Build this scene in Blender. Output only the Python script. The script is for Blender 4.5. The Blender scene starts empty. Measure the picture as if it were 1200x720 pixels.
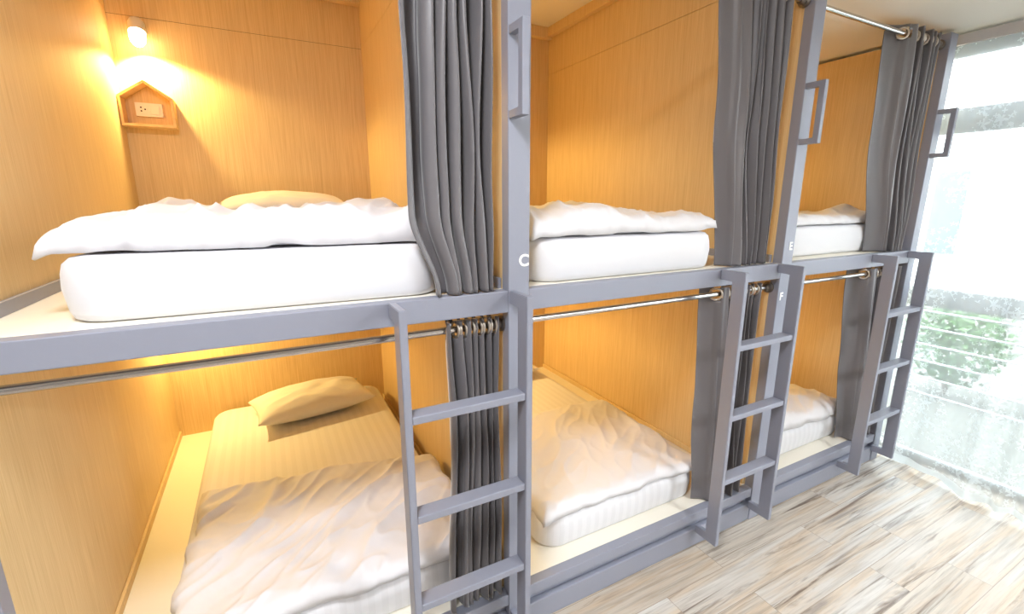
import bpy, bmesh, math, random
from mathutils import Vector, Matrix, noise
PI = math.pi
S = bpy.context.scene
COL = S.collection
random.seed(7)

# ------------------------------------------------------------------ measures (metres)
F_PX = 540.96
XA, X0, X1, X2 = -1.3206, 0.0, 1.3826, 2.5604     # left partition face, right faces of the posts
WP = 0.0746                                        # post width
D = 1.995                                          # back wall
ZT, ZB = 1.32, 1.25                                # upper bed rail
ZD, ZP = 0.18, 0.094                               # lower deck, plinth top
CH, CL = 2.84, 2.457                               # ceilings
XW = 2.76                                          # window plane

# ------------------------------------------------------------------ materials
def nodes(name):
    m = bpy.data.materials.new(name); m.use_nodes = True
    nt = m.node_tree; b = nt.nodes['Principled BSDF']
    return m, nt, b
def N(nt, t, **kw):
    n = nt.nodes.new(t)
    for k, v in kw.items(): setattr(n, k, v)
    return n
def srgb(r, g, b):
    f = lambda c: (c/255/12.92) if c/255 <= .04045 else ((c/255+.055)/1.055)**2.4
    return (f(r), f(g), f(b), 1)
def plain(name, col, rough=.5, metal=0, bump=0, bscale=200):
    m, nt, b = nodes(name)
    b.inputs['Base Color'].default_value = col; b.inputs['Roughness'].default_value = rough
    b.inputs['Metallic'].default_value = metal
    if bump:
        tc = N(nt, 'ShaderNodeTexCoord'); n = N(nt, 'ShaderNodeTexNoise'); n.inputs['Scale'].default_value = bscale
        bu = N(nt, 'ShaderNodeBump'); bu.inputs['Strength'].default_value = bump; bu.inputs['Distance'].default_value = .002
        nt.links.new(tc.outputs['Object'], n.inputs['Vector']); nt.links.new(n.outputs['Fac'], bu.inputs['Height'])
        nt.links.new(bu.outputs['Normal'], b.inputs['Normal'])
    return m
def wood(name, c1, c2, scale=(150, 150, 1.6), rough=.55):
    m, nt, b = nodes(name)
    tc = N(nt, 'ShaderNodeTexCoord'); mp = N(nt, 'ShaderNodeMapping'); mp.inputs['Scale'].default_value = scale
    n = N(nt, 'ShaderNodeTexNoise'); n.inputs['Scale'].default_value = 1; n.inputs['Detail'].default_value = 4
    mp2 = N(nt, 'ShaderNodeMapping'); mp2.inputs['Scale'].default_value = tuple(s*.12 for s in scale)
    n2 = N(nt, 'ShaderNodeTexNoise'); n2.inputs['Scale'].default_value = 1; n2.inputs['Detail'].default_value = 2
    mx = N(nt, 'ShaderNodeMath', operation='MULTIPLY_ADD'); mx.inputs[1].default_value = .3
    cr = N(nt, 'ShaderNodeValToRGB'); cr.color_ramp.elements[0].position = .35; cr.color_ramp.elements[1].position = .95
    cr.color_ramp.elements[0].color = c1; cr.color_ramp.elements[1].color = c2
    L = nt.links.new
    L(tc.outputs['Object'], mp.inputs['Vector']); L(mp.outputs[0], n.inputs['Vector'])
    L(tc.outputs['Object'], mp2.inputs['Vector']); L(mp2.outputs[0], n2.inputs['Vector'])
    L(n2.outputs['Fac'], mx.inputs[0]); L(n.outputs['Fac'], mx.inputs[2]); L(mx.outputs[0], cr.inputs['Fac'])
    L(cr.outputs['Color'], b.inputs['Base Color']); b.inputs['Roughness'].default_value = rough
    return m
M = {}
M['wood'] = wood('wood_laminate', srgb(206, 176, 126), srgb(231, 206, 160), (300, 300, 5))
M['pine'] = wood('pine', srgb(222, 184, 128), srgb(240, 210, 160), (30, 6, 30))
M['deck'] = plain('deck_laminate', srgb(240, 235, 222), .45)
M['grey'] = plain('grey_paint', srgb(143, 146, 160), .42, 0, .12, 60)
M['chrome'] = plain('polished_steel', srgb(205, 202, 200), .16, 1)
M['bracket'] = plain('dark_steel', srgb(120, 112, 105), .4, .8)
M['white'] = plain('white_plastic', srgb(238, 234, 226), .35)
M['dark'] = plain('black_hole', srgb(28, 24, 22), .7)
M['letter'] = plain('white_letter', srgb(250, 250, 250), .5)
M['ceil'] = plain('ceiling_paint', srgb(236, 232, 222), .8)
M['plaster'] = plain('wall_paint', srgb(176, 172, 166), .8)
M['ring'] = plain('eyelet_metal', srgb(206, 196, 184), .3, .85)
M['alu'] = plain('window_frame_paint', srgb(196, 202, 205), .45)
M['brass'] = plain('screw', srgb(190, 150, 80), .35, .9)

def fabric(name, col, rough=.85, bump=.25, stripes=None, sheen=.2, trans=0):
    m, nt, b = nodes(name); L = nt.links.new
    b.inputs['Base Color'].default_value = col; b.inputs['Roughness'].default_value = rough
    b.inputs['Sheen Weight'].default_value = sheen; b.inputs['Sheen Roughness'].default_value = .4
    tc = N(nt, 'ShaderNodeTexCoord')
    n = N(nt, 'ShaderNodeTexNoise'); n.inputs['Scale'].default_value = 14; n.inputs['Detail'].default_value = 5
    bu = N(nt, 'ShaderNodeBump'); bu.inputs['Strength'].default_value = bump; bu.inputs['Distance'].default_value = .006
    L(tc.outputs['Object'], n.inputs['Vector']); L(n.outputs['Fac'], bu.inputs['Height']); L(bu.outputs['Normal'], b.inputs['Normal'])
    if stripes:      # satin stripe weave
        w = N(nt, 'ShaderNodeTexWave', wave_type='BANDS', bands_direction='X'); w.inputs['Scale'].default_value = stripes
        cr = N(nt, 'ShaderNodeValToRGB'); cr.color_ramp.elements[0].position = .45; cr.color_ramp.elements[1].position = .55
        cr.color_ramp.elements[0].color = tuple(c*.955 for c in col[:3])+(1,); cr.color_ramp.elements[1].color = col
        L(tc.outputs['Object'], w.inputs['Vector']); L(w.outputs['Fac'], cr.inputs['Fac']); L(cr.outputs['Color'], b.inputs['Base Color'])
    return m
M['sheet'] = fabric('white_sheet', srgb(229, 229, 233), .8, .1)
M['striped'] = fabric('striped_sheet', srgb(229, 229, 233), .7, .1, 7)
M['duvet'] = fabric('white_duvet_cover', srgb(229, 228, 232), .8, .3)
M['pillow'] = fabric('white_pillow_case', srgb(224, 222, 220), .8, .25)
M['curtain'] = fabric('grey_satin_curtain', srgb(108, 105, 108), .42, .18, None, .5)

def floor_mat():
    m, nt, b = nodes('distressed_plank_floor'); L = nt.links.new
    tc = N(nt, 'ShaderNodeTexCoord')
    br = N(nt, 'ShaderNodeTexBrick'); br.inputs['Scale'].default_value = 1; br.offset = .37
    br.inputs['Brick Width'].default_value = .92; br.inputs['Row Height'].default_value = .152
    br.inputs['Mortar Size'].default_value = .0012; br.inputs['Bias'].default_value = 0
    br.inputs['Color1'].default_value = (0, 0, 0, 1); br.inputs['Color2'].default_value = (1, 1, 1, 1); br.inputs['Mortar'].default_value = (.5, .5, .5, 1)
    L(tc.outputs['Object'], br.inputs['Vector'])
    # shift the grain per plank
    sc = N(nt, 'ShaderNodeVectorMath', operation='SCALE'); sc.inputs['Scale'].default_value = 13
    L(br.outputs['Color'], sc.inputs[0])
    ad = N(nt, 'ShaderNodeVectorMath', operation='ADD'); L(tc.outputs['Object'], ad.inputs[0]); L(sc.outputs[0], ad.inputs[1])
    def grain(s, det, dist=0):
        mp = N(nt, 'ShaderNodeMapping'); mp.inputs['Scale'].default_value = s
        n = N(nt, 'ShaderNodeTexNoise'); n.inputs['Scale'].default_value = 1; n.inputs['Detail'].default_value = det
        n.inputs['Roughness'].default_value = .62; n.inputs['Distortion'].default_value = dist
        L(ad.outputs[0], mp.inputs['Vector']); L(mp.outputs[0], n.inputs['Vector']); return n
    n1 = grain((.9, 12, 1), 6, .35); n2 = grain((3.2, 75, 1), 6, .25); n3 = grain((1.3, 24, 3), 5, .7)
    r1 = N(nt, 'ShaderNodeValToRGB'); e = r1.color_ramp.elements
    e[0].position = .3; e[0].color = srgb(160, 152, 146); e[1].position = .72; e[1].color = srgb(214, 214, 212)
    x = e.new(.42); x.color = srgb(204, 190, 172); x = e.new(.55); x.color = srgb(203, 200, 195)
    L(n1.outputs['Fac'], r1.inputs['Fac'])
    r2 = N(nt, 'ShaderNodeValToRGB'); r2.color_ramp.elements[0].position = .32; r2.color_ramp.elements[0].color = (.45, .42, .40, 1)
    r2.color_ramp.elements[1].position = .56; r2.color_ramp.elements[1].color = (1, 1, 1, 1)
    L(n2.outputs['Fac'], r2.inputs['Fac'])
    r3 = N(nt, 'ShaderNodeValToRGB'); r3.color_ramp.elements[0].position = .34; r3.color_ramp.elements[0].color = srgb(120, 98, 84)
    r3.color_ramp.elements[1].position = .46; r3.color_ramp.elements[1].color = (1, 1, 1, 1)
    L(n3.outputs['Fac'], r3.inputs['Fac'])
    def mul(a, c, f):
        k = N(nt, 'ShaderNodeMix', data_type='RGBA', blend_type='MULTIPLY'); k.inputs['Factor'].default_value = f
        L(a, k.inputs['A']); L(c, k.inputs['B']); return k.outputs['Result']
    c = mul(r1.outputs['Color'], r2.outputs['Color'], .55); c = mul(c, r3.outputs['Color'], .85)
    tint = N(nt, 'ShaderNodeValToRGB'); tint.color_ramp.elements[0].color = srgb(236, 222, 204); tint.color_ramp.elements[1].color = (1, 1, 1, 1)
    L(br.outputs['Color'], tint.inputs['Fac']); c = mul(c, tint.outputs['Color'], .8)
    gap = N(nt, 'ShaderNodeMix', data_type='RGBA'); gap.inputs['B'].default_value = srgb(150, 136, 124)
    L(br.outputs['Fac'], gap.inputs['Factor']); L(c, gap.inputs['A'])
    L(gap.outputs['Result'], b.inputs['Base Color'])
    b.inputs['Roughness'].default_value = .38; b.inputs['Specular IOR Level'].default_value = .5
    return m
M['floor'] = floor_mat()

def sheer_mat():
    m, nt, b = nodes('lace_voile'); L = nt.links.new
    nt.nodes.remove(b); out = nt.nodes['Material Output']
    uv = N(nt, 'ShaderNodeUVMap')
    def math_(op, a, c=None, d=None):
        k = N(nt, 'ShaderNodeMath', operation=op)
        for q, x in enumerate((a, c, d)):
            if x is None: continue
            if isinstance(x, (int, float)): k.inputs[q].default_value = x
            else: L(x, k.inputs[q])
        return k.outputs[0]
    def flowers(scale, rad, petals):
        vo = N(nt, 'ShaderNodeTexVoronoi', voronoi_dimensions='2D'); vo.inputs['Scale'].default_value = scale; vo.inputs['Randomness'].default_value = .85
        L(uv.outputs['UV'], vo.inputs['Vector'])
        df_ = N(nt, 'ShaderNodeVectorMath', operation='SUBTRACT'); L(uv.outputs['UV'], df_.inputs[0]); L(vo.outputs['Position'], df_.inputs[1])
        sp = N(nt, 'ShaderNodeSeparateXYZ'); L(df_.outputs[0], sp.inputs[0])
        ln = N(nt, 'ShaderNodeVectorMath', operation='LENGTH'); L(df_.outputs[0], ln.inputs[0])
        cs = N(nt, 'ShaderNodeSeparateColor'); L(vo.outputs['Color'], cs.inputs[0])
        th = math_('ARCTAN2', sp.outputs['Y'], sp.outputs['X'])
        th = math_('MULTIPLY_ADD', cs.outputs[0], 6.28, th)
        pet = math_('MULTIPLY_ADD', math_('COSINE', math_('MULTIPLY', th, petals)), rad*.38, rad*.62)
        return math_('LESS_THAN', ln.outputs['Value'], pet)
    big = N(nt, 'ShaderNodeTexNoise'); big.inputs['Scale'].default_value = 4; big.inputs['Detail'].default_value = 2
    L(uv.outputs['UV'], big.inputs['Vector'])
    m1 = math_('GREATER_THAN', big.outputs['Fac'], .51); m2 = math_('GREATER_THAN', big.outputs['Fac'], .44)
    pat = math_('MAXIMUM', math_('MULTIPLY', flowers(13, .034, 5), m1), math_('MULTIPLY', flowers(27, .0135, 4), m2))
    fac = N(nt, 'ShaderNodeMath', operation='MULTIPLY_ADD'); fac.inputs[1].default_value = .28; fac.inputs[2].default_value = .38
    su = N(nt, 'ShaderNodeSeparateXYZ'); L(uv.outputs['UV'], su.inputs[0])
    pat = math_('MAXIMUM', pat, math_('MULTIPLY', math_('LESS_THAN', su.outputs['Y'], .045), 1.4))      # sewn hem
    L(pat, fac.inputs[0])
    tr = N(nt, 'ShaderNodeBsdfTransparent'); df = N(nt, 'ShaderNodeBsdfDiffuse'); tl = N(nt, 'ShaderNodeBsdfTranslucent')
    df.inputs['Color'].default_value = (.80, .84, .86, 1); tl.inputs['Color'].default_value = (.72, .79, .81, 1)
    fm = N(nt, 'ShaderNodeMixShader'); fm.inputs[0].default_value = .5; L(df.outputs[0], fm.inputs[1]); L(tl.outputs[0], fm.inputs[2])
    mx = N(nt, 'ShaderNodeMixShader'); L(fac.outputs[0], mx.inputs[0]); L(tr.outputs[0], mx.inputs[1]); L(fm.outputs[0], mx.inputs[2])
    L(mx.outputs[0], out.inputs['Surface'])
    return m
M['sheer'] = sheer_mat()
def glass_mat():
    m, nt, b = nodes('window_glass'); nt.nodes.remove(b); out = nt.nodes['Material Output']
    tr = N(nt, 'ShaderNodeBsdfTransparent'); gl = N(nt, 'ShaderNodeBsdfGlossy'); gl.inputs['Roughness'].default_value = .02
    fr = N(nt, 'ShaderNodeFresnel'); fr.inputs['IOR'].default_value = 1.25
    mx = N(nt, 'ShaderNodeMixShader'); L = nt.links.new
    L(fr.outputs[0], mx.inputs[0]); L(tr.outputs[0], mx.inputs[1]); L(gl.outputs[0], mx.inputs[2]); L(mx.outputs[0], out.inputs['Surface'])
    return m
M['glass'] = glass_mat()
def emit_mat(name, col, s):
    m, nt, b = nodes(name); b.inputs['Base Color'].default_value = col
    b.inputs['Emission Color'].default_value = col; b.inputs['Emission Strength'].default_value = s
    return m
M['bulb'] = emit_mat('lit_bulb', (1, .78, .45, 1), 14)
def leaf_mat():
    m, nt, b = nodes('leaves'); L = nt.links.new
    tc = N(nt, 'ShaderNodeTexCoord'); n = N(nt, 'ShaderNodeTexNoise'); n.inputs['Scale'].default_value = 5
    r = N(nt, 'ShaderNodeValToRGB'); r.color_ramp.elements[0].color = srgb(30, 62, 26); r.color_ramp.elements[1].color = srgb(84, 122, 62)
    L(tc.outputs['Object'], n.inputs['Vector']); L(n.outputs['Fac'], r.inputs['Fac']); L(r.outputs['Color'], b.inputs['Base Color'])
    b.inputs['Roughness'].default_value = .5
    return m
M['leaf'] = leaf_mat()
M['bark'] = plain('bark', srgb(110, 92, 76), .9)
M['facade'] = plain('facade_render', srgb(228, 228, 224), .9)
M['shutter'] = plain('green_grey_glass', srgb(52, 66, 64), .3)
M['paving'] = plain('outdoor_paving', srgb(92, 92, 86), .8)

# ------------------------------------------------------------------ mesh helpers
def box(bm, x0, x1, y0, y1, z0, z1, bev=.003, seg=2):
    r = bmesh.ops.create_cube(bm, size=1)
    vs = r['verts']
    for v in vs:
        v.co = Vector((x0+(v.co.x+.5)*(x1-x0), y0+(v.co.y+.5)*(y1-y0), z0+(v.co.z+.5)*(z1-z0)))
    if bev:
        es = list({e for v in vs for e in v.link_edges})
        bmesh.ops.bevel(bm, geom=es, offset=bev, segments=seg, affect='EDGES', profile=.5)
def tube(bm, a, b, r, n=20, r2=None):
    a, b = Vector(a), Vector(b); d = b-a
    mt = Matrix.Translation((a+b)/2) @ d.to_track_quat('Z', 'Y').to_matrix().to_4x4()
    bmesh.ops.create_cone(bm, cap_ends=True, segments=n, radius1=r, radius2=r if r2 is None else r2, depth=d.length, matrix=mt)
def torus(bm, c, axis, R, r, n=28, m=10):
    q = Vector(axis).to_track_quat('Z', 'Y'); c = Vector(c); rows = []
    for i in range(n):
        t = 2*PI*i/n; row = []
        for j in range(m):
            p = 2*PI*j/m
            row.append(bm.verts.new(c + q @ Vector(((R+r*math.cos(p))*math.cos(t), (R+r*math.cos(p))*math.sin(t), r*math.sin(p)))))
        rows.append(row)
    for i in range(n):
        for j in range(m):
            bm.faces.new((rows[i][j], rows[(i+1) % n][j], rows[(i+1) % n][(j+1) % m], rows[i][(j+1) % m]))
def lathe(bm, c, axis, prof, n=32):
    q = Vector(axis).to_track_quat('Z', 'Y'); c = Vector(c); rows = []
    for (r, h) in prof:
        rows.append([bm.verts.new(c + q @ Vector((r*math.cos(2*PI*i/n), r*math.sin(2*PI*i/n), h))) for i in range(n)])
    for a, b in zip(rows, rows[1:]):
        for i in range(n): bm.faces.new((a[i], a[(i+1) % n], b[(i+1) % n], b[i]))
    bm.faces.new(rows[0][::-1]); bm.faces.new(rows[-1])
def prism(bm, pts, y0, y1, axis='Y'):
    """closed outline (two coords) extruded along axis"""
    def P(p, t): return Vector((p[0], t, p[1])) if axis == 'Y' else Vector((t, p[0], p[1]))
    a = [bm.verts.new(P(p, y0)) for p in pts]; b = [bm.verts.new(P(p, y1)) for p in pts]
    bm.faces.new(a[::-1]); bm.faces.new(b)
    for i in range(len(pts)):
        j = (i+1) % len(pts); bm.faces.new((a[i], a[j], b[j], b[i]))

def obj(name, bm, mat, parent=None, smooth=None, kind=None, label=None):
    bmesh.ops.recalc_face_normals(bm, faces=bm.faces)
    me = bpy.data.meshes.new(name)
    if parent is not None: bmesh.ops.translate(bm, verts=bm.verts, vec=-parent.location)
    bm.to_mesh(me); bm.free()
    me.materials.append(mat if not isinstance(mat, str) else M[mat])
    o = bpy.data.objects.new(name, me); COL.objects.link(o)
    if smooth is not None:
        me.polygons.foreach_set('use_smooth', [True]*len(me.polygons))
        if smooth < 180: me.set_sharp_from_angle(angle=math.radians(smooth))
    if parent is not None: o.parent = parent
    if kind: o['kind'] = kind
    if label: o['label'] = label
    return o
def subpart(name, bm, mat, part, root, **kw):
    """a sub-part: its parent part carries no offset of its own"""
    bmesh.ops.translate(bm, verts=bm.verts, vec=-root.location)
    o = obj(name, bm, mat, None, **kw); o.parent = part; return o
def thing(name, label, cat, loc=(0, 0, 0), group=None):
    o = bpy.data.objects.new(name, None); COL.objects.link(o); o.location = loc; o.empty_display_size = .1
    o['label'] = label; o['category'] = cat
    if group: o['group'] = group
    return o
def tag(o, label, cat, group=None):
    o['label'] = label; o['category'] = cat
    if group: o['group'] = group
    return o
def struct(name, bm, mat, smooth=None): return obj(name, bm, mat, None, smooth, 'structure')
def B(*a, **k):
    bm = bmesh.new(); box(bm, *a, **k); return bm
def glyph(ch, size):
    c = bpy.data.curves.new('glyph', 'FONT'); c.body = ch; c.size = size; c.extrude = .0012; c.offset = .0012*size/.05
    c.align_x = 'CENTER'; c.align_y = 'CENTER'
    o = bpy.data.objects.new('glyph', c); COL.objects.link(o)
    bpy.context.view_layer.update()
    me = bpy.data.meshes.new_from_object(o.evaluated_get(bpy.context.evaluated_depsgraph_get()))
    bm = bmesh.new(); bm.from_mesh(me)
    bpy.data.objects.remove(o); bpy.data.curves.remove(c); bpy.data.meshes.remove(me)
    bmesh.ops.rotate(bm, verts=bm.verts, cent=(0, 0, 0), matrix=Matrix.Rotation(PI/2, 3, 'X'))
    return bm

# ------------------------------------------------------------------ the room
XL, YF = -4.2, -3.2
struct('floor', B(XL, XW+.06, YF, D+.1, -.08, 0, bev=0), 'floor')
bm = bmesh.new(); box(bm, XL, X1-.02, YF, D+.1, CH, CH+.06, bev=0); struct('ceiling', bm, 'ceil')
bm = bmesh.new(); box(bm, X1-.02, XW+.1, YF, D+.1, CL, CH+.06, bev=0); struct('trim_1', bm, 'ceil')     # lowered ceiling over the far bunk
struct('wall_back', B(XL, XW+.1, D, D+.1, 0, CH, bev=0), 'wood')
struct('wall_left', B(XL-.1, XL, YF, D+.1, 0, CH, bev=0), 'plaster')
struct('wall_front', B(XL, XW+.1, YF-.1, YF, 0, CH, bev=0), 'plaster')
# mouldings where the bunk walls meet the high ceiling, and the joint line of the boards
struct('trim_2', B(XA, -WP, D-.05, D, 2.755, CH, bev=.004), 'wood')
struct('trim_3', B(0, X1-WP, D-.05, D, 2.765, CH, bev=.004), 'wood')
struct('trim_4', B(X1-WP-.04, X1-WP, .06, D-.05, 2.775, CH, bev=.004), 'wood')
# right wall: solid beside the bunks, glazed in front of them
bm = bmesh.new(); box(bm, XW-.04, XW+.1, .44, D+.1, 0, CL, bev=0); struct('wall_right', bm, 'plaster')
w = bmesh.new()
for (a, b) in ((.37, .44), (-1.30, -1.24), (-2.62, -2.56), (YF, YF+.06)): box(w, XW, XW+.06, a, b, 0, CL, bev=.004)
for (a, b) in ((0, .03), (.975, 1.085), (1.965, 2.095), (2.37, CL)): box(w, XW, XW+.06, YF, .44, a, b, bev=.004)
win = struct('window_1', w, 'alu')
g = bmesh.new(); box(g, XW+.025, XW+.033, YF, .44, .03, 2.42, bev=0)
go = obj('pane', g, 'glass', None); go.parent = win; go['kind'] = 'structure'

# ------------------------------------------------------------------ bunks
def post(root, xr, z1, letters, handle=True, dz=0):
    p = obj('post', B(xr-WP, xr, 0, .045, 0, z1, bev=.003), 'grey', root)
    if handle:
        h = bmesh.new(); a, b = xr-WP+.002, xr-WP+.024; lo, hi = 1.825+dz, 2.068+dz
        pts_o = [(0, lo), (-.08, lo), (-.08, hi), (0, hi)]
        prism(h, [(0, lo), (-.08, lo), (-.08, hi), (0, hi), (0, hi-.022), (-.058, hi-.022), (-.058, lo+.022), (0, lo+.022)], a, b, 'X')
        bmesh.ops.bevel(h, geom=list(h.edges), offset=.0015, segments=1, affect='EDGES')
        subpart('grab_handle', h, 'grey', p, root)
    for (ch, x, z, s) in letters:
        gbm = glyph(ch, s); bmesh.ops.translate(gbm, verts=gbm.verts, vec=(x, -.001, z))
        subpart('letter', gbm, 'letter', p, root, label='white letter %s' % ch)
    return p
def bunk(xl, xr, label, ztop, letters, left_post=False, dz=0):
    r = thing('bunk_bed', label, 'bunk bed', (xl, 0, 0), 'built-in double bunks along the back wall')
    x1 = xr-WP
    post(r, xr, ztop, letters, True, dz)
    if left_post: obj('post', B(xl-WP, xl, 0, .045, 0, ztop), 'grey', r)
    obj('upper_rail', B(xl, x1, .001, .043, ZB, ZT, bev=.003), 'grey', r)
    obj('lower_rail', B(xl, x1, .004, .045, .132, ZD, bev=.003), 'grey', r)
    bm = bmesh.new(); box(bm, xl, x1, .004, .03, 0, ZP, bev=.004); box(bm, xl, x1, .03, .045, 0, .132, bev=0)
    obj('plinth', bm, 'grey', r)
    obj('upper_deck', B(xl, x1, .043, D, ZB+.03, ZT, bev=.001), 'deck', r)
    obj('lower_deck', B(xl, x1, .045, D, ZD-.04, ZD, bev=.001), 'deck', r)
    # partition on the right, in two boards with a joint at 2.53 m
    def panel(a, b):
        bm = bmesh.new()
        box(bm, a, b, .045, D, 0, min(2.528, ztop), bev=.001)
        if ztop > 2.6: box(bm, a, b, .045, D, 2.530, ztop, bev=.001)
        obj('partition', bm, 'wood', r)
    panel(x1+.001, xr)
    if left_post: panel(xl-.04, xl)
    # small skirting strips between deck and partition
    for (z, ) in ((ZT,), (ZD,)):
        obj('skirting', B(x1-.012, x1, .05, D, z, z+.035, bev=.002), 'grey' if z > 1 else 'wood', r)
        obj('skirting', B(xl, xl+.012, .05, D, z, z+.035, bev=.002), 'grey' if z > 1 else 'wood', r)
    return r
bunk(XA, X0, 'nearest double bunk at the left, its post marked C', CH, [('C', -.021, 1.411, .052)], True)
bunk(X0, X1, 'middle double bunk, its right-hand post marked E and F', CH, [('E', 1.355, 1.394, .05), ('F', 1.333, 1.165, .05)])
bunk(X1, X2, 'farthest double bunk, next to the lace-curtained window', 2.437, [], False, -.005)

# joint line of the back wall boards
j = bmesh.new(); box(j, XA, -WP, D-.001, D, 2.5205, 2.522, bev=0); struct('trim_5', j, M['bark'])

# ------------------------------------------------------------------ ladders
def ladder(xl, label):
    r = thing('bunk_ladder', label, 'ladder', (xl, -.085, .08), 'grey bunk ladders')
    T = .022; W = .377
    for x in (xl, xl+W):
        bm = bmesh.new()
        prism(bm, [(-.112, .08), (-.0006, .08), (-.0006, .117), (-.058, .117), (-.058, ZT-.04), (-.0006, ZT-.04), (-.0006, ZT), (-.112, ZT)], x, x+T, 'X')
        bmesh.ops.bevel(bm, geom=list(bm.edges), offset=.002, segments=2, affect='EDGES')
        obj('stile', bm, 'grey', r)
    for z in (1.018, .706, .402):
        obj('rung', B(xl+T, xl+W, -.108, -.055, z-.024, z, bev=.003), 'grey', r)
    return r
ladder(-.449, 'grey metal ladder hooked on the nearest bunk, under letter C')
ladder(.906, 'grey metal ladder on the middle bunk, beside letter F')
ladder(2.080, 'grey metal ladder on the farthest bunk, beside the window')

# ------------------------------------------------------------------ bedding
def sstep(a, b, x):
    t = max(0, min(1, (x-a)/(b-a))); return t*t*(3-2*t)
def mattress(x0, x1, y0, y1, z0, label, rot=0, h=.15, rc=.10, mat='sheet'):
    z0 += .0015
    cx, cy = (x0+x1)/2, (y0+y1)/2; hw, hl = (x1-x0)/2, (y1-y0)/2
    bm = bmesh.new(); rings = []
    nc = 10
    def outline(inset, z, c):
        pts = []; a, b = hw-inset, hl-inset; r = max(.01, c-inset)
        for (sx, sy, st) in ((1, 1, 0), (-1, 1, PI/2), (-1, -1, PI), (1, -1, 3*PI/2)):
            for k in range(nc+1):
                t = st+PI/2*k/nc
                pts.append((sx*(a-r)+r*math.cos(t), sy*(b-r)+r*math.sin(t), z))
        return pts
    prof = [(.022, 0), (.010, .006), (.003, .022), (0, .05), (-.003, h*.5), (0, h-.04), (.006, h-.018), (.02, h-.005), (.05, h)]
    for (ins, z) in prof:
        ring = []
        for i, (px, py, pz) in enumerate(outline(ins, z, rc)):
            ring.append(bm.verts.new((px, py, pz)))
        rings.append(ring)
    n = len(rings[0])
    for a, b in zip(rings, rings[1:]):
        for i in range(n): bm.faces.new((a[i], a[(i+1) % n], b[(i+1) % n], b[i]))
    bm.faces.new(rings[0][::-1]); bm.faces.new(rings[-1])
    o = obj('mattress', bm, mat, None, 50)
    o.location = (cx, cy, z0); o.rotation_euler.z = math.radians(rot)
    return tag(o, label, 'mattress', 'white mattresses in the bunks')

def duvet(label, quad, zb, thick, rect, seed, wr=1.0, n=130, m=120, ang=.6, ridge=None, er=(.055, .055), over=.8):
    """quad: front-left, front-right, back-right, back-left in xy; zb: mattress top; rect: mattress x0,x1,y0"""
    fl, fr, brt, bl = [Vector((p[0], p[1])) for p in quad]
    of = Vector((seed*7.3, seed*3.1, seed*1.7))
    W = (fr-fl).length; Lg = (bl-fl).length
    ca, sa = math.cos(ang), math.sin(ang)
    bm = bmesh.new(); top = []; bot = []
    for j in range(m+1):
        v = j/m; rt = []; rb = []
        for i in range(n+1):
            u = i/n
            p = (fl*(1-u)+fr*u)*(1-v) + (bl*(1-u)+brt*u)*v
            # wavy hems
            k = noise.noise(Vector((p.x*6, p.y*6, seed)))*.022 + noise.noise(Vector((p.x*17, p.y*17, seed+5)))*.012
            eu = min(u, 1-u)*W; ev = min(v, 1-v)*Lg; ed = min(eu, ev)
            fal = 1-sstep(0, .12, ed)
            q = p.copy()
            q.x += k*fal*(1 if u < .5 else -1); q.y += k*fal*(-1.0 if v > .5 else .7)
            p1 = math.sqrt(max(0, 1-(1-min(1, u*W/er[0]))**2)); p2 = math.sqrt(max(0, 1-(1-min(1, min((1-u)*W, ev)/er[1]))**2))
            prof = min(p1, p2)
            a = q.x*ca+q.y*sa; c = -q.x*sa+q.y*ca
            w1 = 1-abs(noise.noise(Vector((a*2.6, c*7.5, 0))+of))*2.2
            w2 = 1-abs(noise.noise(Vector((a*5.5+c*2, c*15, 3))+of))*2
            w3 = noise.noise(Vector((q.x*3.2, q.y*3.2, 9))+of)
            w4 = noise.noise(Vector((q.x*28, q.y*28, 9))+of)
            hgt = thick*prof*(1+.42*w3) + wr*prof*(.020*max(w1, 0)**2+.010*max(w2, 0)**2+.002*w4)
            if ridge:
                for (rx, ry, rr, rh) in ridge:
                    d2 = ((q.x-rx)/rr[0])**2+((q.y-ry)/rr[1])**2
                    hgt += rh*math.exp(-d2)*prof
            # droop past the mattress edge
            o = max(0, rect[0]+.03-q.x, q.x-rect[1]+.03)
            oy = max(0, rect[2]+.03-q.y)
            dr = (o+oy)*over*(o+oy)/(o+oy+.05)
            base = zb-dr+.016*max(0, noise.noise(Vector((p.x*8+seed, p.y*8, 2*seed)))-.05)*(1-sstep(0, .05, ed))
            z = base+.002+hgt
            rt.append(bm.verts.new((q.x, q.y, z)))
            if 0 < i < n and 0 < j < m:
                lift = .004*prof+.3*max(0, o+oy-.03)*0
                rb.append(bm.verts.new((q.x, q.y, base+.002)))
            else: rb.append(rt[-1])
        top.append(rt); bot.append(rb)
    for j in range(m):
        for i in range(n):
            bm.faces.new((top[j][i], top[j][i+1], top[j+1][i+1], top[j+1][i]))
            f = [bot[j][i], bot[j+1][i], bot[j+1][i+1], bot[j][i+1]]
            try: bm.faces.new(f)
            except ValueError: pass
    o = obj('duvet', bm, 'duvet', None, 180)
    return tag(o, label, 'duvet', 'white duvets on the bunks')

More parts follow.
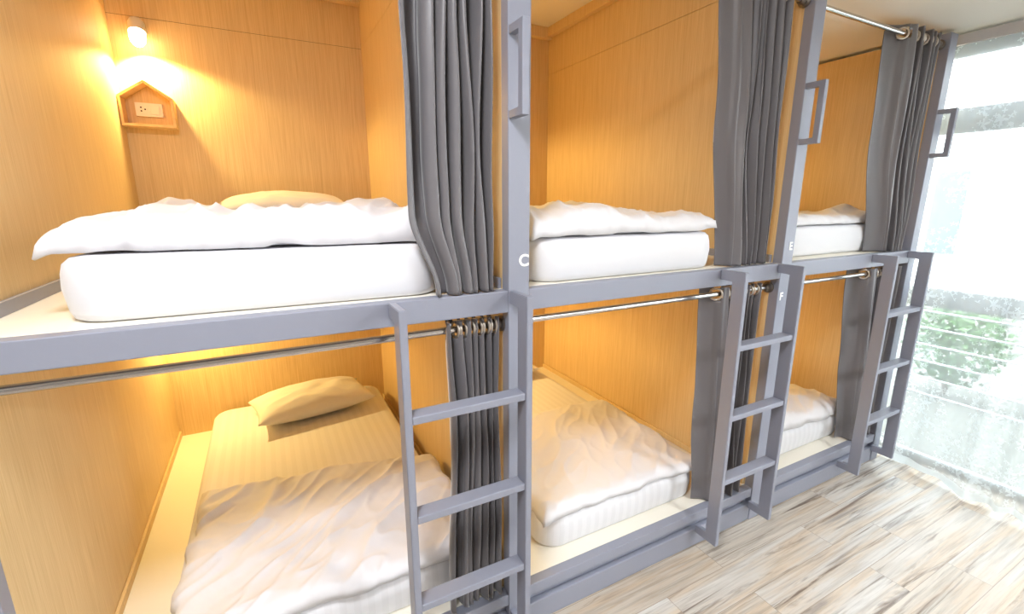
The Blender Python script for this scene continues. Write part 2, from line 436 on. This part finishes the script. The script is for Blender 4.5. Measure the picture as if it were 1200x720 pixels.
def pillow(label, c, size, rot, tilt=0, seed=0):
    hx, hy, hz = size[0]/2, size[1]/2, size[2]/2
    bm = bmesh.new(); n, m = 56, 40; T = []; Bt = []
    for j in range(m+1):
        v = -1+2*j/m; a = []; b = []
        for i in range(n+1):
            u = -1+2*i/n
            px = u*hx*(1-.05*(1-v*v)*0-.06*v*v*0); py = v*hy
            px *= 1-.07*(1-abs(v)**2)*abs(u)**3*1.0; py *= 1-.08*(1-abs(u)**2)*abs(v)**3
            e = (1-abs(u)**2.6)**.55*(1-abs(v)**2.6)**.55 if abs(u) < 1 and abs(v) < 1 else 0
            w = noise.noise(Vector((px*9+seed, py*9, seed)))*.010+(1-abs(noise.noise(Vector((px*6+seed, py*16, 4))))*2)*.007
            rim = 1-max(abs(u), abs(v))**6
            t = bm.verts.new((px, py, hz*e+w*rim*e**.5))
            a.append(t)
            b.append(bm.verts.new((px, py, -hz*.8*e)) if 0 < i < n and 0 < j < m else t)
        T.append(a); Bt.append(b)
    for j in range(m):
        for i in range(n):
            bm.faces.new((T[j][i], T[j][i+1], T[j+1][i+1], T[j+1][i]))
            try: bm.faces.new((Bt[j][i], Bt[j+1][i], Bt[j+1][i+1], Bt[j][i+1]))
            except ValueError: pass
    o = obj('pillow', bm, 'pillow', None, 180)
    o.location = c; o.rotation_euler = (math.radians(tilt), 0, math.radians(rot))
    return tag(o, label, 'pillow', 'white pillows')

HT = .15
UZ, LZ = ZT, ZD
# nearest bunk, upper
mattress(-1.12, -.22, .06, 1.90, UZ, 'thick white mattress on the upper deck of the nearest bunk', -2.5)
duvet('crumpled white duvet on the nearest upper bunk, one corner hanging over the left',
      [(-1.195, .15), (-.29, .078), (-.16, 1.15), (-1.09, .98)], UZ+HT+.005, .062, (-1.185, -.10, 0), 1, 1.35, ang=1.2, er=(.11, .055),
      ridge=[(-.95, .32, (.22, .16), .03), (-1.0, .85, (.16, .16), .035), (-.3, .7, (.2, .3), .03)])
pillow('pale pillow lying against the back wall of the nearest upper bunk', (-.60, 1.72, UZ+HT+.088), (.70, .42, .16), 0, 6, 2)
# nearest bunk, lower
mattress(-1.12, -.14, .115, 1.94, LZ, 'white striped mattress on the lower deck of the nearest bunk', mat='striped')
duvet('rumpled white duvet on the nearest lower bunk, behind the ladder',
      [(-1.11, .10), (-.125, .10), (-.09, .74), (-1.09, .93)], LZ+HT+.004, .042, (-1.13, -.10, .08), 2, .95, ang=.75,
      ridge=[(-.55, .8, (.3, .25), .03), (-.25, .55, (.2, .3), .03)])
pillow('plump pillow at the head of the nearest lower bunk', (-.575, 1.64, LZ+HT+.08), (.66, .38, .18), 9, 0, 5)
# middle bunk, upper
mattress(.055, .945, .05, 1.93, UZ, 'thick white mattress on the upper deck of the middle bunk')
duvet('white duvet folded over at the left on the middle upper bunk',
      [(.04, .06), (.95, .06), (1.04, 1.25), (.05, 1.1)], UZ+HT+.004, .05, (.055, 1.05, .02), 3, 1.0, ang=1.3,
      ridge=[(.30, .25, (.22, .14), .045), (.9, 1.0, (.3, .25), .06)])
# middle bunk, lower
mattress(.14, 1.03, .105, 1.93, LZ, 'white striped mattress on the lower deck of the middle bunk', mat='striped')
duvet('smooth white duvet tucked over the middle lower bunk',
      [(.13, .10), (1.03, .10), (1.08, .90), (.12, .98)], LZ+HT+.004, .036, (.14, 1.10, .08), 4, .38, ang=.9)
pillow('pillow on the middle lower bunk, barely showing behind the post marked C', (.62, 1.66, LZ+HT+.066), (.66, .4, .13), 0, 0, 8)
# farthest bunk
mattress(1.45, 2.38, .10, 1.93, UZ, 'thick white mattress on the upper deck of the farthest bunk')
duvet('white duvet on the farthest upper bunk, bunched up near the curtain',
      [(1.44, .10), (2.37, .11), (2.39, .95), (1.44, 1.0)], UZ+HT+.004, .04, (1.45, 2.42, .06), 5, .6, ang=1.2, ridge=[(2.25, .27, (.11, .07), .05), (1.9, .7, (.3, .2), .035)])
mattress(1.42, 2.33, .115, 1.93, LZ, 'white striped mattress on the lower deck of the farthest bunk', mat='striped')
duvet('white duvet on the farthest lower bunk, next to the ladder by the window',
      [(1.42, .11), (2.33, .11), (2.34, 1.05), (1.42, 1.1)], LZ+HT+.004, .06, (1.42, 2.35, .09), 6, .7, ang=.8)

# ------------------------------------------------------------------ curtains and rods
def rod(xl, xr, y, z, label, rr=.0112):
    r = thing('curtain_rod', label, 'curtain rod', (xl, y, z), 'steel curtain rods')
    bm = bmesh.new(); tube(bm, (xl+.006, y, z), (xr-.006, y, z), rr, 20); obj('tube', bm, 'chrome', r, 40)
    for (x, s) in ((xl+.001, 1), (xr-.001, -1)):
        bm = bmesh.new()
        lathe(bm, (x, y, z), (s, 0, 0), [(.026, 0), (.026, .006), (.018, .010), (.018, .03), (.015, .034)])
        obj('end_bracket', bm, 'bracket', r, 40)
    return r
def curtain(label, z0, z1, yr, zr, keys, ncyc, amp, seed, first=.16, sign=1, lead=0, fwd=0):
    """keys: (z, left, right) from the head down; pleats run as a wave about the rod"""
    xtop = keys[0][1:]
    r = thing('curtain', label, 'curtain', (xtop[0], yr, z0), 'grey bunk curtains')
    bm = bmesh.new(); n, m = ncyc*30, 90; rows = []
    for j in range(m+1):
        t = j/m; z = z1+(z0-z1)*t
        xl, xr = keys[0][1:] if z > keys[0][0] else keys[-1][1:]
        for (za, la, ra), (zb_, lb, rb) in zip(keys, keys[1:]):
            if zb_ <= z <= za:
                k = sstep(0, 1, (za-z)/(za-zb_)); xl = la+(lb-la)*k; xr = ra+(rb-ra)*k
        row = []
        for i in range(n+1):
            s = i/n; s = max(0, min(1, s+.022*noise.noise(Vector((s*7, 0, seed+20)))*min(1, s*8)*min(1, (1-s)*8)))
            # first half-wave is wider: the flat leading panel
            if s < first: th = PI*s/first; x = xl+(xr-xl)*s
            else: th = PI+(2*ncyc-1)*PI*(s-first)/(1-first); x = xl+(xr-xl)*s
            irregular = .75+.5*noise.noise(Vector((s*9, t*1.6, seed)))
            a = amp*(irregular if s > first*.6 else 1)
            lowk = sstep(z0+.42, z0+.16, z) if fwd else 0; a *= 1-.47*lowk; cw = math.cos(th); cw = math.copysign(abs(cw)**.75, cw)
            y = yr + sign*a*cw + .008*noise.noise(Vector((s*4, t*3, seed+3)))*t*(1-lowk) - fwd*lowk - lead*sstep(.5, 1, t)*(1-sstep(0, first, s))
            # slanting pleats: x also sways so that the folds overlap
            x += .010*math.sin(2*th+seed)*(1-s) + .016*noise.noise(Vector((s*7, t*2.4, seed+9)))*min(1, t*3)
            x = min(x, keys[0][2]+.008)
            row.append(bm.verts.new((x, y, z)))
        rows.append(row)
    for a, b in zip(rows, rows[1:]):
        for i in range(n): bm.faces.new((a[i], a[i+1], b[i+1], b[i]))
    bmesh.ops.delete(bm, geom=[v for v in bm.verts if math.hypot(v.co.y-yr, v.co.z-zr) < .021], context='VERTS')   # eyelet holes
    o = obj('cloth', bm, 'curtain', r, 180)
    md = o.modifiers.new('thick', 'SOLIDIFY'); md.thickness = .003; md.offset = 0
    # eyelets where each panel crosses the rod
    for k in range(2*ncyc):
        if k == 0: s = first/2
        else: s = first+(1-first)*(k-.5)/(2*ncyc-1)
        x = xtop[0]+(xtop[1]-xtop[0])*s
        wdt = (xtop[1]-xtop[0])*(first if k == 0 else (1-first)/(2*ncyc-1))
        sl = sign*(1 if k % 2 == 0 else -1)
        ax = Vector((amp*PI, sl*wdt, 0)).normalized()
        bm = bmesh.new(); torus(bm, (x, yr, zr), ax, .0245, .0044)
        obj('eyelet', bm, 'ring', r, 180)
    return r
YR = .048; ZRL = 1.205; YU = .045; ZRU = 2.385
rod(XA, -WP, YR, ZRL, 'steel curtain rod under the nearest upper deck')
rod(X0, X1-WP, YR, ZRL, 'steel curtain rod under the middle upper deck')
rod(X1, X2-WP, YR, ZRL, 'steel curtain rod under the farthest upper deck')
rod(X1, X2-WP, YU, ZRU, 'steel curtain rod just below the ceiling of the farthest bunk')
rod(XA, -WP, YU, ZRU, 'steel curtain rod of the nearest upper bunk'); rod(X0, X1-WP, YU, ZRU, 'steel curtain rod of the middle upper bunk')
zl, zu = ZD+.004, ZT+.004
curtain('grey satin curtain gathered beside letter C on the nearest upper bunk', zu, 2.425, YU, ZRU,
        [(2.42, -.365, -.12), (2.0, -.385, -.12), (1.56, -.388, -.12), (zu, -.315, -.13)], 6, .05, 1, .25, -1, 0, .022)
curtain('grey curtain behind the ladder of the nearest lower bunk', zl, 1.236, YR, ZRL,
        [(1.23, -.275, -.10), (.7, -.265, -.10), (zl, -.29, -.10)], 6, .038, 2, .18, -1)
curtain('grey curtain gathered left of letter E on the middle upper bunk', zu, 2.425, YU, ZRU,
        [(2.42, .845, 1.21), (1.9, .89, 1.215), (zu, .965, 1.25)], 6, .04, 3, .26)
curtain('grey curtain behind the ladder of the middle lower bunk', zl, 1.236, YR, ZRL,
        [(1.23, .90, 1.23), (.7, .93, 1.235), (zl, .97, 1.24)], 6, .04, 4, .30)
curtain('grey curtain gathered by the window on the farthest upper bunk', zu, 2.425, YU, ZRU,
        [(2.42, 2.03, 2.43), (1.9, 2.06, 2.425), (zu, 2.17, 2.43)], 6, .042, 5, .36)
curtain('grey curtain behind the ladder of the farthest lower bunk', zl, 1.236, YR, ZRL,
        [(1.23, 2.05, 2.455), (.7, 2.12, 2.455), (zl, 2.21, 2.46)], 5, .046, 6, .40)

# ------------------------------------------------------------------ lamp, shelf, socket
lx = -1.195
lamp = thing('wall_lamp', 'small lit bullet lamp on the back wall of the nearest upper bunk', 'lamp', (lx, D, 2.47))
bm = bmesh.new(); lathe(bm, (lx, D, 2.455), (0, -1, 0), [(.034, 0), (.034, .008), (.026, .014), (.012, .016), (.012, .05)]); obj('base', bm, 'white', lamp, 40)
ax = Vector((.02, -.45, -1)).normalized()
bm = bmesh.new(); lathe(bm, Vector((lx, D-.05, 2.475)), ax, [(.012, -.022), (.03, -.016), (.036, 0), (.037, .05)]); obj('lamp_shade', bm, 'white', lamp, 40)
bm = bmesh.new(); lathe(bm, Vector((lx, D-.05, 2.475)), ax, [(.035, .051), (.036, .075), (.032, .1), (.022, .118), (.008, .126)]); obj('bulb', bm, 'bulb', lamp, 60)

hs = thing('shelf_frame', 'little house-shaped wooden wall shelf framing a power socket', 'shelf', (-1.2, D, 1.975))
hx0, hx1, hz0, hz1, hap, hxm = -1.318, -1.085, 1.975, 2.122, 2.205, -1.2
out = [(hx0, hz0), (hx1, hz0), (hx1, hz1), (hxm, hap), (hx0, hz1)]
t = .013
inn = [(hx0+t, hz0+t), (hx1-t, hz0+t), (hx1-t, hz1-t*.45), (hxm, hap-t*1.25), (hx0+t, hz1-t*.45)]
names = ['bottom_board', 'side_board', 'roof_board', 'roof_board', 'side_board']
for k in range(5):
    a, b = k, (k+1) % 5
    bm = bmesh.new(); prism(bm, [out[a], out[b], inn[b], inn[a]], D-.095, D-.0005)
    bmesh.ops.bevel(bm, geom=list(bm.edges), offset=.0012, segments=1, affect='EDGES')
    obj(names[k], bm, 'pine', hs)
sk = thing('power_socket', 'white double power socket inside the house-shaped shelf', 'socket', (-1.205, D, 2.07))
obj('plate', B(-1.265, -1.145, D-.012, D, 2.035, 2.105, bev=.003), 'white', sk)
obj('module', B(-1.25, -1.21, D-.0145, D-.010, 2.048, 2.092, bev=.001), 'white', sk)
obj('switch', B(-1.2, -1.16, D-.0155, D-.010, 2.048, 2.092, bev=.002), 'white', sk)
bm = bmesh.new()
for (x, z) in ((-1.239, 2.08), (-1.239, 2.062), (-1.222, 2.071)): tube(bm, (x, D-.0152, z), (x, D-.012, z), .004, 12)
obj('socket_hole', bm, 'dark', sk)

# ------------------------------------------------------------------ lace curtain
def sheer():
    ya, yb, z0, z1 = .32, -2.3, .012, 2.445
    bm = bmesh.new(); uvl = bm.loops.layers.uv.new('UVMap'); n, m = 420, 90; rows = []
    for j in range(m+1):
        t = j/m; z = z1+(z0-z1)*t; row = []
        for i in range(n+1):
            s = i/n; y = ya+(yb-ya)*s
            gather = math.exp(-((y+.62)/.26)**2)          # a bunched lap of cloth
            x = 2.63 + .012*math.sin(y*34+.6*math.sin(z*1.3))*(.4+.6*t) + .010*noise.noise(Vector((y*5, z*.8, 2)))*t
            x -= .11*gather*t**2.2 + .025*gather*math.sin(y*52)*t
            x -= .05*t**3*sstep(0, -.35, y)
            yy = y+.012*math.sin(y*27+z)*t
            row.append(bm.verts.new((x, yy, z + (.012*math.sin(y*18) + .01*gather)*(t > .985))))
        rows.append(row)
    for j in range(m):
        for i in range(n):
            f = bm.faces.new((rows[j][i], rows[j][i+1], rows[j+1][i+1], rows[j+1][i]))
            for l, (a, b) in zip(f.loops, ((i, j), (i+1, j), (i+1, j+1), (i, j+1))):
                l[uvl].uv = (a/n*2.9, (1-b/m)*2.43)
    r = thing('lace_curtain', 'sheer white floral lace curtain hanging over the window', 'curtain', (2.63, -1, 0))
    o = obj('voile', bm, 'sheer', r, 180)
    h = bmesh.new(); box(h, 2.618, 2.642, yb, ya, 2.395, 2.448, bev=.004); obj('heading_tape', h, M['headtape'], r)
M['headtape'] = plain('heading_tape', srgb(206, 202, 204), .8)
sheer()

# ------------------------------------------------------------------ outside the window
struct('ground', B(XW+.12, 14, -9, 7, -.15, -.05, bev=0), 'paving')
rl = thing('balcony_railing', 'pale horizontal-bar railing outside the window', 'railing', (3.7, -1, -.05))
bm = bmesh.new()
for k in range(7): tube(bm, (3.7, -4, .12+.13*k), (3.7, 1.5, .12+.13*k), .008, 8)
obj('bars', bm, 'alu', rl)
for y in (-3.2, -1.8, -.4, 1.0):
    bm = bmesh.new(); box(bm, 3.685, 3.715, y-.02, y+.02, -.05, 1.0); obj('railing_post', bm, 'alu', rl)
def shrub(c, r, h, label, seed, nl=1400):
    rn = random.Random(seed); s = thing('shrub', label, 'shrub', (c[0], c[1], -.05), 'shrubs beyond the window')
    bm = bmesh.new()
    for k in range(5):
        a = rn.random()*6.28; tube(bm, (c[0], c[1], -.05), (c[0]+math.cos(a)*r*.4, c[1]+math.sin(a)*r*.4, h*.8), .012, 6, .004)
    obj('stem', bm, 'bark', s)
    bm = bmesh.new()
    for k in range(nl):
        while True:
            p = Vector((rn.uniform(-1, 1), rn.uniform(-1, 1), rn.uniform(-1, 1)))
            if p.length < 1: break
        p = Vector((c[0]+p.x*r, c[1]+p.y*r, h*.55+p.z*h*.5))
        d = Vector((rn.uniform(-1, 1), rn.uniform(-1, 1), rn.uniform(-.6, .6))).normalized(); e = d.orthogonal().normalized()
        L = rn.uniform(.04, .08); w_ = L*.28
        vs = [bm.verts.new(p), bm.verts.new(p+d*L*.5+e*w_), bm.verts.new(p+d*L), bm.verts.new(p+d*L*.5-e*w_)]
        bm.faces.new(vs)
    obj('foliage', bm, 'leaf', s)
shrub((4.35, .3, 0), .34, .8, 'leafy green shrub outside, left behind the lace', 1)
shrub((4.5, -.5, 0), .36, .85, 'leafy green shrub outside, right behind the lace', 2)
bd = thing('building', 'pale building across the way with a grey-green window', 'building', (9, .5, -.05))
obj('facade', B(9, 11, -7, 6, -.05, 5.5, bev=0), 'facade', bd)
for y in (-2.6, -.3, 2.17, 3.9): obj('window', B(8.96, 9.0, y-.2, y+.2, .75, 2.05, bev=.01), 'shutter', bd)

# ------------------------------------------------------------------ light
W = bpy.data.worlds.new('World'); S.world = W; W.use_nodes = True
nt = W.node_tree; bg = nt.nodes['Background']
bg.inputs['Color'].default_value = (.86, .945, 1, 1); bg.inputs['Strength'].default_value = 12.5
def area(name, loc, size, power, col, rot=(0, 0, 0), shape='SQUARE', sy=None):
    l = bpy.data.lights.new(name, 'AREA'); l.energy = power; l.color = col; l.size = size; l.shape = shape
    if sy: l.size_y = sy
    o = bpy.data.objects.new(name, l); COL.objects.link(o); o.location = loc; o.rotation_euler = rot; return o
area('overhead_light', (-.97, -1.05, CH-.03), .4, 48, (.94, .96, 1))
area('overhead_light', (1.7, -2.7, CL-.03), .4, 70, (.92, .96, 1))  # added fill light, no known lamp here; brightens the far post fronts
area('overhead_light', (-2.9, -2.0, CH-.03), .4, 25, (.95, .96, 1))
def spot(loc, power, blend=.35, size=150, aim=(.12, -.25, -1)):
    l = bpy.data.lights.new('lamp_light', 'SPOT'); l.energy = power; l.color = (1, .72, .27); l.spot_size = math.radians(size); l.spot_blend = blend
    l.shadow_soft_size = .025
    o = bpy.data.objects.new('lamp_light', l); COL.objects.link(o); o.location = loc
    o.rotation_euler = Vector(aim).to_track_quat('-Z', 'Y').to_euler(); return o
for (x, p) in ((lx, 50), (.125, 42), (X1+.125, 38)):
    spot((x, 1.925, 2.35), p, aim=(.12, -.06, -1))
    spot((x, 1.84, 1.06), (31 if x < 0 else p*1.05))

# ------------------------------------------------------------------ camera
yaw, pitch, roll = .4868, -.2254, -.0006
C = Vector((-.7274, -1.2562, 1.5932))
fw = Vector((math.sin(yaw)*math.cos(pitch), math.cos(yaw)*math.cos(pitch), math.sin(pitch)))
rt = Vector((math.cos(yaw), -math.sin(yaw), 0)); up = rt.cross(fw)
A = math.cos(roll)*rt+math.sin(roll)*up; U = -math.sin(roll)*rt+math.cos(roll)*up
cam = bpy.data.cameras.new('camera'); co = bpy.data.objects.new('camera', cam); COL.objects.link(co)
cam.sensor_width = 36; cam.lens = 36*F_PX/1200; cam.clip_start = .02
mt = Matrix((A, U, -fw)).transposed().to_4x4(); mt.translation = C; co.matrix_world = mt
S.camera = co

v = S.view_settings; v.view_transform = 'Standard'; v.look = 'None'; v.gamma = 1; v.use_curve_mapping = False; v.exposure = 0.14
S.display_settings.display_device = 'sRGB'
c = S.cycles; c.use_denoising = True; c.max_bounces = 10; c.diffuse_bounces = 6; c.transparent_max_bounces = 16
c.sample_clamp_indirect = 6; c.caustics_reflective = False; c.caustics_refractive = False
